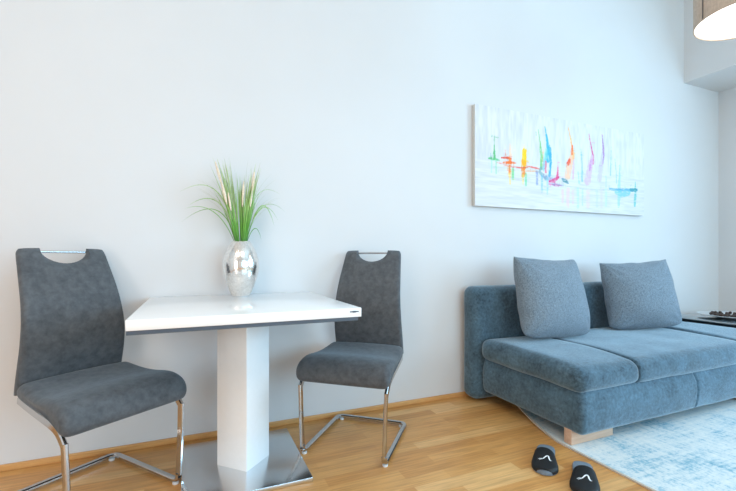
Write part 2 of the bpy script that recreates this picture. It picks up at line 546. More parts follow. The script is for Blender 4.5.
# ------------------------------------------------------------------ dining chairs
def backrest_bm():
    """S-curved back with a scooped top; thickness is built in"""
    us = [-1, -.985, -.95, -.88, -.78, -.68, -.6, -.562, -.555, -.548, -.52, -.47, -.4, -.3, -.2, -.1, 0]
    us = us + [-u for u in us[:-1]][::-1]
    prof = [(.43, .188), (.50, .170), (.57, .150), (.65, .140), (.73, .148), (.82, .178), (.91, .224), (1.008, .275)]
    half = [(.43, .200), (.55, .199), (.65, .195), (.75, .188), (.85, .181), (1.01, .166)]
    def itp(t, z):
        for (a, b), (c, d) in zip(t[:-1], t[1:]):
            if z <= c:
                k = (z - a) / (c - a)
                return b + (d - b) * k
        return t[-1][1]
    def smooth_y(z):
        return sum(itp(prof, min(max(z + dz, .43), 1.008)) for dz in (-.05, -.03, -.01, .01, .03, .05)) / 6
    nz = 26
    T = 0.040
    bm = bmesh.new()
    F, B = [], []
    for i, u in enumerate(us):
        top = 1.006 - 0.006 * abs(u) ** 8
        if abs(u) < .555:
            top -= 0.066 * math.sqrt(max(0, 1 - (u / .555) ** 2)) + .0
        if abs(u) > .95:
            top -= 0.018 * ((abs(u) - .95) / .05) ** 2
        f, b = [], []
        for k in range(nz + 1):
            q = k / nz
            q = q * (1.0 + 0.0)
            z = .425 + (top - .425) * q
            w = itp(half, z)
            edge = (1 - abs(u)) * w
            th = T
            for d in (edge, top - z, z - .425):
                if d < .016:
                    th = min(th, T * (0.35 + 0.65 * math.sqrt(max(0, 1 - (1 - d / .016) ** 2))))
            y = smooth_y(z) + 0.012 * (u * u - 0.35)   # slight hollow across the width
            f.append(bm.verts.new((u * w, y - th / 2, z)))
            b.append(bm.verts.new((u * w, y + th / 2, z)))
        F.append(f); B.append(b)
    n = len(us)
    for i in range(n - 1):
        for k in range(nz):
            bm.faces.new((F[i][k], F[i + 1][k], F[i + 1][k + 1], F[i][k + 1]))
            bm.faces.new((B[i][k], B[i][k + 1], B[i + 1][k + 1], B[i + 1][k]))
        bm.faces.new((F[i][0], B[i][0], B[i + 1][0], F[i + 1][0]))
        bm.faces.new((F[i][nz], F[i + 1][nz], B[i + 1][nz], B[i][nz]))
    for i in (0, n - 1):
        for k in range(nz):
            bm.faces.new((F[i][k], F[i][k + 1], B[i][k + 1], B[i][k]))
    return bm

def seat_bm():
    prof_t = [(.150, .486), (.10, .477), (.04, .467), (-.02, .463), (-.08, .465), (-.14, .473), (-.19, .474), (-.228, .466), (-.256, .450), (-.273, .426), (-.279, .396), (-.269, .369)]
    prof_b = [(-.250, .362), (-.228, .369), (-.20, .387), (-.16, .400), (-.10, .404), (-.03, .407), (.04, .411), (.10, .417), (.150, .424)]
    loop = prof_t + prof_b
    xs = []
    for a in (1.0, .995, .98, .95, .9, .8, .6, .4, .2, 0.0):
        xs.append(-a)
    xs = xs + [-v for v in xs[:-1]][::-1]
    bm = bmesh.new()
    rings = []
    for u in xs:
        e = (1 - abs(u)) * .236
        k = 1.0 if e > .03 else 0.30 + 0.70 * math.sqrt(max(0, 1 - (1 - e / .03) ** 2))
        ring = []
        for (y, z) in loop:
            w = .236 if y < -.12 else .236 - .026 * ((y + .12) / .27)
            yc = min(y, .145)
            yc = max(yc, -.232)
            zc = .440 if y > -.15 else .440 - .028 * min(1, (-.15 - y) / .09)
            dome = 0.006 * (1 - u * u) if z > .43 else 0.0
            ring.append(bm.verts.new((u * w, yc + (y - yc) * k, zc + (z - zc) * k + dome)))
        rings.append(ring)
    m = len(loop)
    for a, b in zip(rings[:-1], rings[1:]):
        for i in range(m):
            bm.faces.new((a[i], b[i], b[(i + 1) % m], a[(i + 1) % m]))
    bm.faces.new(rings[0])
    bm.faces.new(rings[-1][::-1])
    return bm

def make_chair(label, loc, rz):
    t = thing('dining_chair', label, 'chair', loc, rz, 'dining chairs at the white table')
    s = from_bm('seat', seat_bm(), M_CHAIR, t, True, 60)
    sd = s.modifiers.new('sub', 'SUBSURF'); sd.levels = 1; sd.render_levels = 2
    b = from_bm('backrest', backrest_bm(), M_CHAIR, t, True, 70)
    bm = bmesh.new()
    add_tube(bm, [(-.095, .268, .990), (.095, .268, .990)], .0055, 14)
    from_bm('handle', bm, M_CHROME, t, True, 50)['label'] = 'chrome grip bar across the scooped top'
    for sx in (-1, 1):
        # flat bar under the seat edge
        bm = bmesh.new()
        p = fillet([(sx * .199, .150, .414), (sx * .205, .04, .402), (sx * .213, -.10, .392), (sx * .217, -.20, .380), (sx * .217, -.244, .335)], .07, 6)
        add_sweep(bm, p, .015, .029, (1, 0, 0))
        from_bm('seat_rail', bm, M_CHROME, t, True, 40)
        bm = bmesh.new()
        p = [(sx * .217, -.2435, .345), (sx * .212, -.246, .20), (sx * .207, -.242, .045)]
        add_sweep(bm, p, .015, .029, (1, 0, 0))
        from_bm('leg', bm, M_CHROME, t, True, 40)
        lathe('glide', [(0.0001, 0.0), (.012, 0.0), (.013, .004), (.012, .010), (.0001, .010)], M_GLIDE, t, 16, (sx * .206, -.222, 0.0))
        lathe('glide', [(0.0001, 0.0), (.012, 0.0), (.013, .004), (.012, .010), (.0001, .010)], M_GLIDE, t, 16, (sx * .180, .222, 0.0))
    bm = bmesh.new()
    p = fillet([(-.207, -.242, .050), (-.207, -.238, .017), (-.203, .236, .017), (.203, .236, .017), (.207, -.238, .017), (.207, -.242, .050)], .038, 7)
    def side(tt):
        return Vector((0, 0, 1)).cross(tt) if abs(tt.z) < .9 else Vector((1, 0, 0))
    add_sweep(bm, p, .025, .016, side)
    from_bm('floor_frame', bm, M_CHROME, t, True, 40)
    # dark slot screw at the top of each leg
    return t

def copy_tree(o, parent=None):
    c = o.copy()
    C.objects.link(c)
    if parent is not None:
        c.parent = parent
    for ch in list(o.children):
        copy_tree(ch, c)
    return c

chair = make_chair('slate grey suede cantilever chair facing the vase side, its seat catching blue light, before the warm-shaded wall', (-.374, 1.968, 0), .645)
chair2 = copy_tree(chair)
chair2.location = (.798, 1.995, 0)
chair2.rotation_euler = (0, 0, -.708)
chair['label'] = 'grey suede chrome-legged chair at the far left, in front of the table edge'
chair2['label'] = 'grey-brown suede chrome-legged chair partly behind the table, on the sofa side'

# ------------------------------------------------------------------ dining table
tb = thing('dining_table', 'white gloss square table on one white column and a steel plate', 'table', (.21, 1.968, 0))
box('tabletop', (-.419, -.445, .7255), (.413, .363, .7625), M_GLOSS, tb, .003, 2)
box('underplate', (-.417, -.440, .711), (.400, .360, .7257), M_DARK, tb, .001, 1)['label'] = 'anthracite strip under the white top'
bm = bmesh.new()
add_box(bm, (-.0825, -.0825, .0195), (.0825, .0825, .7115), .002, 2, PI / 4)
from_bm('column', bm, M_LACQ, tb, True, 40)
box('base_plate', (-.262, -.272, .001), (.258, .272, .020), M_STEEL, tb, .002, 2)['label'] = 'brushed steel floor plate'
bm = bmesh.new()
add_box(bm, (.362, -.4468, .7455), (.400, -.4448, .7500), .0008, 2)
add_box(bm, (.374, -.4472, .7440), (.388, -.4448, .7512), .0008, 2)
from_bm('maker_badge', bm, M_DARK, tb, True, 40)

# ------------------------------------------------------------------ vase and grass
TZ = .7625
vx, vy = .221, 2.205
vs = thing('vase', 'barrel-shaped hammered silver vase standing on the white table', 'vase', (vx, vy, TZ))
prof = [(.0001, .0005), (.041, .0005), (.044, .004), (.056, .027), (.069, .058), (.082, .094), (.090, .128), (.093, .156), (.091, .186), (.082, .222), (.068, .252), (.054, .275), (.045, .287),
        (.043, .288), (.042, .286), (.050, .270), (.064, .250), (.077, .222), (.086, .190), (.088, .160), (.066, .070), (.040, .012), (.0001, .010)]
lathe('vase_body', prof, M_VASE, vs, 64, angle=80)
bm = bmesh.new()
add_lathe(bm, [(.043, .0), (.0445, .004), (.0445, .0075), (.043, .009)], 48)
from_bm('foot_ring', bm, M_STEEL, vs, True)

# right-hand direction seen from the room and one pixel's worth of leaf are plain metres here
gx = Vector((1, -.12, 0)).normalized()
gy = Vector((.12, 1, 0)).normalized()
plant = thing('grass_bunch', 'bunch of tall green grass with cream plumes standing in the silver vase', 'plant', (vx, vy, TZ))
def blade(bm, base, ctrl, tip, w, dep, n=12):
    """tapered ribbon along a quadratic curve; points are (across, up), dep is depth at base and tip"""
    P = []
    for k in range(n + 1):
        t = k / n
        a = (1 - t) ** 2 * base[0] + 2 * t * (1 - t) * ctrl[0] + t * t * tip[0]
        z = (1 - t) ** 2 * base[1] + 2 * t * (1 - t) * ctrl[1] + t * t * tip[1]
        d = dep[0] * (1 - t) + dep[1] * t
        P.append(gx * a + gy * d + Vector((0, 0, z)))
    tw = random.uniform(-.9, .9)
    L, R, Mi = [], [], []
    for k, p in enumerate(P):
        t = k / n
        tan = (P[min(k + 1, n)] - P[max(k - 1, 0)]).normalized()
        s = tan.cross(gy)
        s = (s.normalized() if s.length > 1e-4 else gx)
        s = (Matrix.Rotation(tw * (0.4 + t), 3, tan) @ s)
        ww = w * .5 * (0.75 + .5 * t if t < .4 else max(.06, .95 * (1 - ((t - .4) / .6) ** 2.4)))
        nrm = tan.cross(s).normalized() * ww * .35
        L.append(bm.verts.new(p - s * ww)); R.append(bm.verts.new(p + s * ww)); Mi.append(bm.verts.new(p + nrm))
    for k in range(n):
        bm.faces.new((L[k], Mi[k], Mi[k + 1], L[k + 1]))
        bm.faces.new((Mi[k], R[k], R[k + 1], Mi[k + 1]))
U = 0.00518      # metres to one small step across the bunch
def pt(du, dv):  # steps across and up from the mouth of the vase
    return (du * U, .287 + dv * U)
rg = random.Random(11)
bm = bmesh.new()
# two main sheaves of upright blades
for c0, lean, cnt, hh in ((-4, -20, 48, 84), (2.0, 3, 14, 72), (5, 15, 42, 80)):
    for i in range(cnt):
        b0 = max(-4.2, min(4.2, c0 * .6 + rg.gauss(0, 1.2)))
        h = hh * rg.uniform(.5, 1.0)
        dx = lean * h / hh * rg.uniform(.45, 1.2) + rg.gauss(0, 4.0)
        dep = rg.uniform(-.025, .025)
        base = pt(b0 * .7, -14)
        ctrl = pt(b0 + dx * .35, h * .5)
        tip = pt(b0 + dx, h)
        blade(bm, base, ctrl, tip, rg.uniform(.005, .0085), (dep * .5, dep * rg.uniform(.8, 2.2)))
# arching side blades
for (cx_, cz_), (tx, tz), w in (((-14, 78), (-57, 48), .005), ((-14, 62), (-49, 35), .006), ((-14, 56), (-56, 19), .0065), ((-20, 44), (-52, 31), .004),
                           ((20, 68), (33, 17), .0065), ((18, 60), (37, 22), .004), ((16, 58), (44, 32), .004), ((8, 72), (40, 49), .003), ((14, 30), (20, 2), .004)):
    blade(bm, pt(-3 if tx < 0 else 3, -10), pt(cx_, cz_), pt(tx, tz), w, (0, rg.uniform(-.05, .05)), 18)
from_bm('grass_blades', bm, M_LEAF, plant, True)
bm = bmesh.new()
for i in range(46):
    s = rg.choice((-1, 1, -1))
    h = rg.uniform(55, 92)
    dx = s * rg.uniform(6, 44)
    blade(bm, pt(s * 2, -8), pt(dx * .25, h * .55), pt(dx, h * (1 - abs(dx) / 130)), .0018, (0, rg.uniform(-.06, .06)), 14)
from_bm('fine_stems', bm, M_HAIR, plant, True)
def plume(x0, z0, x1, z1, r, dep):
    bm = bmesh.new()
    n = 12
    pts = [gx * ((x0 + (x1 - x0) * k / n) * U) + gy * dep + Vector((0, 0, .287 + (z0 + (z1 - z0) * k / n) * U)) for k in range(n + 1)]
    add_tube(bm, pts, [max(.0008, r * math.sin(PI * (0.06 + .9 * k / n)) ** .7) for k in range(n + 1)], 9)
    for v in bm.verts:
        v.co += Vector((mnoise.noise(v.co * 300), mnoise.noise(v.co * 300 + Vector((9, 0, 0))), 0)) * .0018
    for k in range(90):
        i = rg.randint(0, n - 1)
        a = rg.uniform(0, 2 * PI)
        d = Vector((math.cos(a), math.sin(a), 1.4)).normalized() * rg.uniform(.006, .013)
        p = pts[i]
        s = Vector((-math.sin(a), math.cos(a), 0)) * .0006
        bm.faces.new((bm.verts.new(p - s), bm.verts.new(p + s), bm.verts.new(p + d)))
    from_bm('seed_plume', bm, M_PLUME, plant, True)
for a in ((-18, 56, -24, 78, .0065, -.02), (-13, 36, -18, 58, .008, -.03), (-9, 30, -12, 48, .006, -.03), (1.5, 34, 3, 60, .0065, -.02), (11, 48, 13, 70, .008, -.02), (9, 34, 11, 52, .006, -.03)):
    plume(*a)

# ------------------------------------------------------------------ sofa
def nz(p, s, seed=0.0):
    return mnoise.noise(Vector((p[0] * s + seed, p[1] * s - seed, p[2] * s + seed * .5)))
SX0, SX1, SY0, SY1 = 1.745, 3.655, 1.415, 2.168
SC = (SX0 + SX1) / 2
sofa = thing('sofa', 'wide blue-grey upholstered sofa against the white wall, standing on the pale rug', 'sofa', (SC, 1.80, 0))
OFF = Vector((SC, 1.80, 0))
def loc_fn(fn):
    return lambda p: fn(p) - OFF
def base_fn(p):
    q = p.copy()
    t = (p.z - .085) / .225
    bul = math.sin(PI * min(max(t, 0), 1))
    if p.x < SX0 + .06: q.x -= .014 * bul
    if p.x > SX1 - .06: q.x += .014 * bul
    if p.y < SY0 + .06: q.y -= .016 * bul
    k = min(max((t - .72) / .25, 0), 1)
    if p.x < SX0 + .06: q.x += .012 * k
    if p.x > SX1 - .06: q.x -= .012 * k
    if p.y < SY0 + .06: q.y += .016 * k
    d = abs(p.x - (SC - .02))
    if d < .012 and p.y < SY0 + .06: q.y += .007 * (1 - d / .012)
    q += Vector((nz(p, 5, 1), nz(p, 5, 2), nz(p, 5, 3) * .6)) * .004
    return q
ex = [SC - .02 + k * .004 for k in range(-4, 5)]
o = from_bm('base', cushion_bm((SX0 + .006, SY0 + .004, .077), (SX1, SY1 + .0, .316), (.032, .030, .028), .05, loc_fn(base_fn), (ex, (), ())), M_SOFA, sofa)
def top_fn(kind):
    def f(p):
        q = p.copy()
        y = (p.y - SY0) / (SY1 - SY0)
        up = max(0, (p.z - .30) / .13)
        if kind == 'seat':
            x = (p.x - 2.165) / (3.235 - 2.165)
            q.z += up * (.004 * math.sin(PI * min(max(x, 0), 1)) ** .6 * math.sin(PI * min(max(.25 + .6 * y, 0), 1)) - .016 * max(0, 1 - y / .35) ** 2)
        else:
            q.z += up * (.006 * math.sin(PI * min(max(y, 0), 1)) - .020 * max(0, 1 - y / .35) ** 2)
            if kind == 'right':
                q.z += up * .012
        q.z -= .008 * max(0, 1 - y / .4) ** 2 * (1 - up)
        q += Vector((nz(p, 6, 4), nz(p, 6, 5), nz(p, 4, 6) * 1.3)) * .0045
        return q
    return f
o = from_bm('armrest', cushion_bm((SX0 - .024, SY0 - .014, .291), (2.19, SY1, .430), (.055, .060, .056), .04, loc_fn(top_fn('left'))), M_SOFA, sofa)
o = from_bm('seat_cushion', cushion_bm((2.162, SY0 - .014, .291), (3.238, SY1, .432), (.014, .060, .052), .04, loc_fn(top_fn('seat'))), M_SOFA, sofa)
o = from_bm('armrest', cushion_bm((3.21, SY0 - .014, .291), (SX1 + .02, SY1, .430), (.05, .062, .056), .04, loc_fn(top_fn('right'))), M_SOFA, sofa)
def back_fn(p):
    q = p.copy()
    t = min(max(p.z / .76, 0), 1)
    q.y += -.006 * math.sin(PI * t) if p.y < 2.24 else 0
    q += Vector((nz(p, 4, 7), nz(p, 4, 8) * .5, nz(p, 4, 9))) * .004
    return q
o = from_bm('backrest', cushion_bm((1.692, 2.172, .012), (3.700, 2.322, .768), (.055, .055, .055), .05, loc_fn(back_fn)), M_SOFA, sofa)
for x0 in (1.757, 3.333):
    box('foot', (x0 - OFF.x, 1.483 - OFF.y, .0095), (x0 + .310 - OFF.x, 1.530 - OFF.y, .092), M_OAK, sofa, .004, 2)['label'] = 'light oak plank foot'

def pillow(label, loc, rz, tilt, roll, W, H, T, seed):
    t = bpy.data.objects.new('throw_pillow', None)
    n = 44
    bm = bmesh.new()
    sides = []
    for s in (-1, 1):
        g = []
        for i in range(n + 1):
            row = []
            u = -math.cos(PI * i / n)
            for j in range(n + 1):
                v = -math.cos(PI * j / n)
                a, b = 1 - u * u, 1 - v * v
                x = W / 2 * u * (1 - .055 * b) * (1 - .035 * v)
                lowr = max(0, -v)
                z = H / 2 * v * (1 - (.065 if v > 0 else -.01) * a) + .030 * abs(u) ** 7 * lowr ** 4
                x *= 1 - .025 * lowr ** 5
                th = T / 2 * (max(0, a * b) ** .44)
                # soft corner creases
                r = math.hypot(abs(u) - 1, abs(v) - 1)
                cr = math.sin(14 * math.atan2(1 - abs(v) + 1e-4, 1 - abs(u) + 1e-4) + seed) * .006 * math.exp(-((r - .35) / .25) ** 2) * (a * b) ** .25
                sag = .012 * a * math.exp(-((v + .55) / .4) ** 2)
                y = s * (th + sag * (th > 0) + cr) + .005 * mnoise.noise(Vector((u * 2 + seed, v * 2, s)))
                wob = .006 * mnoise.noise(Vector((u * 3 + seed, v * 3, 2.0)))
                if i in (0, n) or j in (0, n):
                    y = .004 * mnoise.noise(Vector((u * 2 + seed, v * 2, 0)))
                row.append((x + wob, y, z + wob))
            g.append(row)
        sides.append(g)
    cache = {}
    def vert(s, i, j):
        key = (0 if (i in (0, n) or j in (0, n)) else s, i, j)
        if key not in cache:
            cache[key] = bm.verts.new(sides[s][i][j])
        return cache[key]
    for s in (0, 1):
        for i in range(n):
            for j in range(n):
                q = [vert(s, i, j), vert(s, i + 1, j), vert(s, i + 1, j + 1), vert(s, i, j + 1)]
                bm.faces.new(q if s == 0 else q[::-1])
    bpy.data.objects.remove(t)
    o = from_bm('throw_pillow', bm, M_PILLOW, None)
    o.location = loc
    o.rotation_mode = 'ZXY'
    o.rotation_euler = (tilt, roll, rz)
    tag(o, label, 'pillow', 'throw pillows on the sofa')
    return o
pillow('woven grey square pillow over the end of the sofa nearer the dining table', (2.158, 1.972, .706), math.radians(3), math.radians(-14), math.radians(1.5), .590, .522, .26, 1.0)
pillow('woven blue-grey square pillow over the end of the sofa nearer the side table', (3.025, 1.965, .692), math.radians(-21), math.radians(-13), math.radians(1.5), .535, .50, .26, 4.0)

# ------------------------------------------------------------------ rug
RX0, RX1, RY0, RY1 = 1.735, 3.76, -.70, 2.06
rug = thing('rug', 'faded white and blue distressed rug lying under the sofa front', 'rug', (RX0, RY0, 0))
def rug_z(x, y):
    dx, dy = x - RX0, y - 1.56
    if dy > 0 and dx < .5:
        return .034 * (dy / .5) ** 1.5 * max(0, 1 - dx / .5)
    return 0.0
def rug_x(x, y):
    dy = y - 1.56
    return x + ((.12 * (dy / .5) + .05 * (dy / .5) ** 2) * max(0, 1 - (x - RX0) / 1.0) if dy > 0 else 0)
def rug_part(name, x0, x1, y0, y1, z, t, mat, nx, ny):
    bm = bmesh.new()
    T_, B_ = [], []
    for i in range(nx + 1):
        a, b = [], []
        for j in range(ny + 1):
            x = x0 + (x1 - x0) * i / nx
            y = y0 + (y1 - y0) * j / ny
            zz = rug_z(x, y)
            px, py = rug_x(x, y) - RX0, y - RY0
            a.append(bm.verts.new((px, py, z + t + zz)))
            b.append(bm.verts.new((px, py, z + zz)))
        T_.append(a); B_.append(b)
    for i in range(nx):
        for j in range(ny):
            bm.faces.new((T_[i][j], T_[i + 1][j], T_[i + 1][j + 1], T_[i][j + 1]))
            bm.faces.new((B_[i][j], B_[i][j + 1], B_[i + 1][j + 1], B_[i + 1][j]))
    for j in range(ny):
        bm.faces.new((T_[0][j], T_[0][j + 1], B_[0][j + 1], B_[0][j]))
        bm.faces.new((T_[nx][j], B_[nx][j], B_[nx][j + 1], T_[nx][j + 1]))
    for i in range(nx):
        bm.faces.new((T_[i][0], B_[i][0], B_[i + 1][0], T_[i + 1][0]))
        bm.faces.new((T_[i][ny], T_[i + 1][ny], B_[i + 1][ny], B_[i][ny]))
    return from_bm(name, bm, mat, rug, True, 40)
rug_part('pile', RX0 + .010, RX1, RY0, RY1, .001, .0078, M_RUG, 50, 60)
rug_part('edge_binding', RX0, RX0 + .010, RY0, RY1, .0005, .0075, M_HEM, 2, 60)

# ------------------------------------------------------------------ slippers
def slipper(label, toe, heel, mirror):
    """open slide sandal; toe and heel are floor points"""
    toe, heel = Vector(toe), Vector(heel)
    d = toe - heel
    L = d.length
    rz = math.atan2(d.y, d.x)
    t = thing('slide_sandal', label, 'slipper', (heel.x, heel.y, 0), rz, 'pair of slide sandals')
    # half widths along the sole: (t, inner side, outer side)
    outline = [(0.0, .010, .010), (.02, .022, .022), (.06, .031, .031), (.14, .036, .037), (.3, .036, .040), (.45, .036, .043), (.6, .042, .047), (.72, .047, .049), (.82, .047, .047), (.9, .041, .041), (.96, .029, .029), (.99, .016, .015), (1.0, .008, .008)]
    def hw(x, s):
        for a, b in zip(outline[:-1], outline[1:]):
            if x <= b[0]:
                k = (x - a[0]) / (b[0] - a[0])
                j = 1 if s * mirror > 0 else 2
                return (a[j] + (b[j] - a[j]) * k) * 1.13
        return .008
    # sole: stacked outlines
    bm = bmesh.new()
    rings = []
    layers = [(.0008, .94), (.004, 1.0), (.017, 1.0), (.022, .97), (.0235, .90), (.0225, .5)]
    for z, k in layers:
        ring = []
        for s in (1, -1):
            seq = outline if s == 1 else outline[::-1]
            for o_ in seq:
                xx = .5 + (o_[0] - .5) * (k if k > .8 else .6)
                ring.append(bm.verts.new((xx * L, s * hw(o_[0], s) * k, z)))
        rings.append(ring)
    m = len(rings[0])
    for a, b in zip(rings[:-1], rings[1:]):
        for i in range(m):
            bm.faces.new((a[i], a[(i + 1) % m], b[(i + 1) % m], b[i]))
    bm.faces.new(rings[0]); bm.faces.new(rings[-1])
    from_bm('sole', bm, M_SOLE, t, True, 50)
    # strap: an arched shell over the fore foot
    def strap(x, a, lift=0.0):
        """x along the foot 0..1, a across -1..1"""
        w = hw(x, 1 if a > 0 else -1) + .003
        h = .054 - .022 * ((x - .34) / .60)
        y = w * math.sin(a * PI / 2) if abs(a) < 1 else w * a
        z = .008 + (h - .008 + lift) * max(0, math.cos(a * PI / 2)) ** .62
        return Vector((x * L, y, z))
    bm = bmesh.new()
    nx, na = 14, 20
    O, I = [], []
    for i in range(nx + 1):
        o_, i_ = [], []
        for j in range(na + 1):
            a = -1 + 2 * j / na
            x0 = .38 + .07 * a * a + .04 * a * mirror     # rear edge is curved
            x1 = .99 - .03 * a * a
            x = x0 + (x1 - x0) * i / nx
            p = strap(x, a)
            o_.append(bm.verts.new(p))
            i_.append(bm.verts.new(p - Vector((0, .0035 * math.sin(a * PI / 2), .0035 * math.cos(a * PI / 2)))))
        O.append(o_); I.append(i_)
    for i in range(nx):
        for j in range(na):
            bm.faces.new((O[i][j], O[i][j + 1], O[i + 1][j + 1], O[i + 1][j]))
            bm.faces.new((I[i][j], I[i + 1][j], I[i + 1][j + 1], I[i][j + 1]))
    for j in range(na):
        bm.faces.new((O[0][j], I[0][j], I[0][j + 1], O[0][j + 1]))
        bm.faces.new((O[nx][j], O[nx][j + 1], I[nx][j + 1], I[nx][j]))
    for i in range(nx):
        bm.faces.new((O[i][0], O[i + 1][0], I[i + 1][0], I[i][0]))
        bm.faces.new((O[i][na], I[i][na], I[i + 1][na], O[i + 1][na]))
    st = from_bm('strap', bm, M_STRAP, t, True, 50)
    # white swoosh-and-peak emblem printed on the strap: points run (across, along)
    bm = bmesh.new()
    def stroke(pts, ws):
        dense = []
        for k in range(len(pts) - 1):
            for q in range(8):
                f = q / 8
                dense.append((pts[k][0] * (1 - f) + pts[k + 1][0] * f, pts[k][1] * (1 - f) + pts[k + 1][1] * f, ws[k] * (1 - f) + ws[k + 1] * f))
        dense.append((pts[-1][0], pts[-1][1], ws[-1]))
        A, B = [], []
        for k, (a, x, w) in enumerate(dense):
            a2, x2 = dense[min(k + 1, len(dense) - 1)][:2]
            a1, x1 = dense[max(k - 1, 0)][:2]
            ta, tx = (a2 - a1) * .07, (x2 - x1) * L
            ln = math.hypot(ta, tx) or 1
            na_, nx_ = -tx / ln, ta / ln
            for lst, s in ((A, 1), (B, -1)):
                lst.append(bm.verts.new(strap(x + .05 + s * w * nx_ / L, a + s * w * na_ / .07, .0014) + Vector((0, 0, .0006))))
        for k in range(len(dense) - 1):
            bm.faces.new((A[k], A[k + 1], B[k + 1], B[k]))
    stroke([(-.34, .70), (-.24, .68), (-.15, .675)], [.001, .002, .0015])
    stroke([(-.28, .72), (-.08, .67), (.04, .60), (.13, .57), (.18, .59), (.20, .645), (.25, .69), (.33, .68)], [.0008, .002, .0026, .003, .003, .0026, .0022, .001])
    from_bm('emblem', bm, M_LOGO, st, True)['label'] = 'white wave-shaped emblem'
    return t
slipper('black and grey slide sandal on bare wood, the one farther from the rug', (1.420, 1.338), (1.630, 1.525), 1)
slipper('black and grey slide sandal beside the rug edge, nearest the viewer', (1.440, 1.150), (1.650, 1.337), -1)

# ------------------------------------------------------------------ painting
PX0, PX1, PZ0, PZ1, PYF = 1.7952, 3.6028, 1.3252, 2.0348, 2.302
def paint_surface():
    Wm, Hm = (PX1 - PX0) * 1000, (PZ1 - PZ0) * 1000
    nx, ny = 560, 220
    X, Z = np.meshgrid(np.linspace(0, Wm, nx + 1), np.linspace(0, Hm, ny + 1), indexing='ij')
    rs = np.random.RandomState(5)
    def smooth_noise(gx_, gy_):
        g = rs.rand(gx_ + 2, gy_ + 2)
        fx, fy = X / Wm * gx_, Z / Hm * gy_
        ix, iy = np.minimum(fx.astype(int), gx_), np.minimum(fy.astype(int), gy_)
        tx, ty = fx - ix, fy - iy
        tx, ty = tx * tx * (3 - 2 * tx), ty * ty * (3 - 2 * ty)
        return (g[ix, iy] * (1 - tx) + g[ix + 1, iy] * tx) * (1 - ty) + (g[ix, iy + 1] * (1 - tx) + g[ix + 1, iy + 1] * tx) * ty
    vert_n = smooth_noise(60, 5) * .5 + smooth_noise(140, 12) * .5
    hor_n = smooth_noise(10, 40) * .5 + smooth_noise(24, 90) * .5
    hi = np.clip((Z - Hm * .42) / (Hm * .1), 0, 1)
    n = vert_n * hi + hor_n * (1 - hi)
    col = np.empty(X.shape + (3,))
    for c, (lo_, h_) in enumerate(((200, 224), (201, 222), (204, 222))):
        col[..., c] = lo_ + (h_ - lo_) * np.clip(.05 + n * 1.25, 0, 1)
    grain = smooth_noise(300, 20) * .5 + smooth_noise(80, 120) * .5
    vg = smooth_noise(260, 14) * .6 + smooth_noise(120, 50) * .4
    hg = smooth_noise(40, 110) * .6 + smooth_noise(90, 60) * .4
    rd = random.Random(21)
    dabs = []
    for pts, ws, rgb, al in STROKES:
        for _ in range(7):
            k = rd.randrange(len(pts) - 1)
            f = rd.random()
            x = pts[k][0] * (1 - f) + pts[k + 1][0] * f + rd.gauss(0, 14)
            z = pts[k][1] * (1 - f) + pts[k + 1][1] * f + rd.gauss(0, 14)
            l = rd.uniform(8, 34)
            e = (x + l, z + rd.uniform(-4, 4)) if rd.random() < .5 else (x + rd.uniform(-4, 4), z + l)
            c = tuple(min(255, max(0, v + rd.uniform(-35, 35))) for v in rgb)
            dabs.append(([(x, z), e], [rd.uniform(.6, 3), .6], c, al * rd.uniform(.3, .75)))
    for pts, ws, rgb, al in STROKES + dabs:
        best = np.full(X.shape, 1e9)
        for (p, q, w0, w1) in zip(pts[:-1], pts[1:], ws[:-1], ws[1:]):
            dx, dz = q[0] - p[0], q[1] - p[1]
            t = np.clip(((X - p[0]) * dx + (Z - p[1]) * dz) / (dx * dx + dz * dz + 1e-9), 0, 1)
            dd = np.hypot(X - p[0] - t * dx, Z - p[1] - t * dz) - (w0 + (w1 - w0) * t)
            best = np.minimum(best, dd)
        a = np.clip(.5 - (best + (grain - .5) * 9) / 6.0, 0, 1) * al * np.clip(.5 + 2.6 * (np.where(Z > Hm * .36, vg, hg) - .27), .2, 1)
        for c in range(3):
            col[..., c] = col[..., c] * (1 - a) + rgb[c] * a
    s = np.clip(col / 255.0, 0, 1)
    linc = np.where(s <= .04045, s / 12.92, ((s + .055) / 1.055) ** 2.4)
    rgba = np.concatenate([linc, np.ones(X.shape + (1,))], axis=-1).reshape(-1, 4)
    me = bpy.data.meshes.new('painted_face')
    co = np.stack([X / 1000, np.zeros_like(X), Z / 1000], axis=-1).reshape(-1, 3)
    idx = np.arange((nx + 1) * (ny + 1)).reshape(nx + 1, ny + 1)
    quads = np.stack([idx[:-1, :-1], idx[1:, :-1], idx[1:, 1:], idx[:-1, 1:]], axis=-1).reshape(-1, 4)
    me.vertices.add(len(co)); me.vertices.foreach_set('co', co.ravel())
    me.loops.add(quads.size); me.loops.foreach_set('vertex_index', quads.ravel().astype(np.int32))
    me.polygons.add(len(quads))
    me.polygons.foreach_set('loop_start', (np.arange(len(quads)) * 4).astype(np.int32))
    me.update(calc_edges=True)
    at = me.color_attributes.new('paint', 'FLOAT_COLOR', 'POINT')
    at.data.foreach_set('color', rgba.astype(np.float32).ravel())
    return me
mp = Mat('painted_canvas', rough=0.7, spec=0.3)
ca = mp.node('ShaderNodeVertexColor', layer_name='paint')
mp.color(ca.outputs['Color'])
mp.bump(mp.noise(mp.coords((220, 220, 220)), 1, 3), .25, .002)
pic = thing('wall_painting', 'wide canvas painting of colourful sailboats on white, hung above the sofa', 'painting', (PX0, PYF, PZ0))
box('canvas', (0, .0012, 0), (PX1 - PX0, WALL_Y - PYF - .001, PZ1 - PZ0), M_CANVAS, pic, .002, 2)
obj('painted_face', paint_surface(), mp.m, pic)

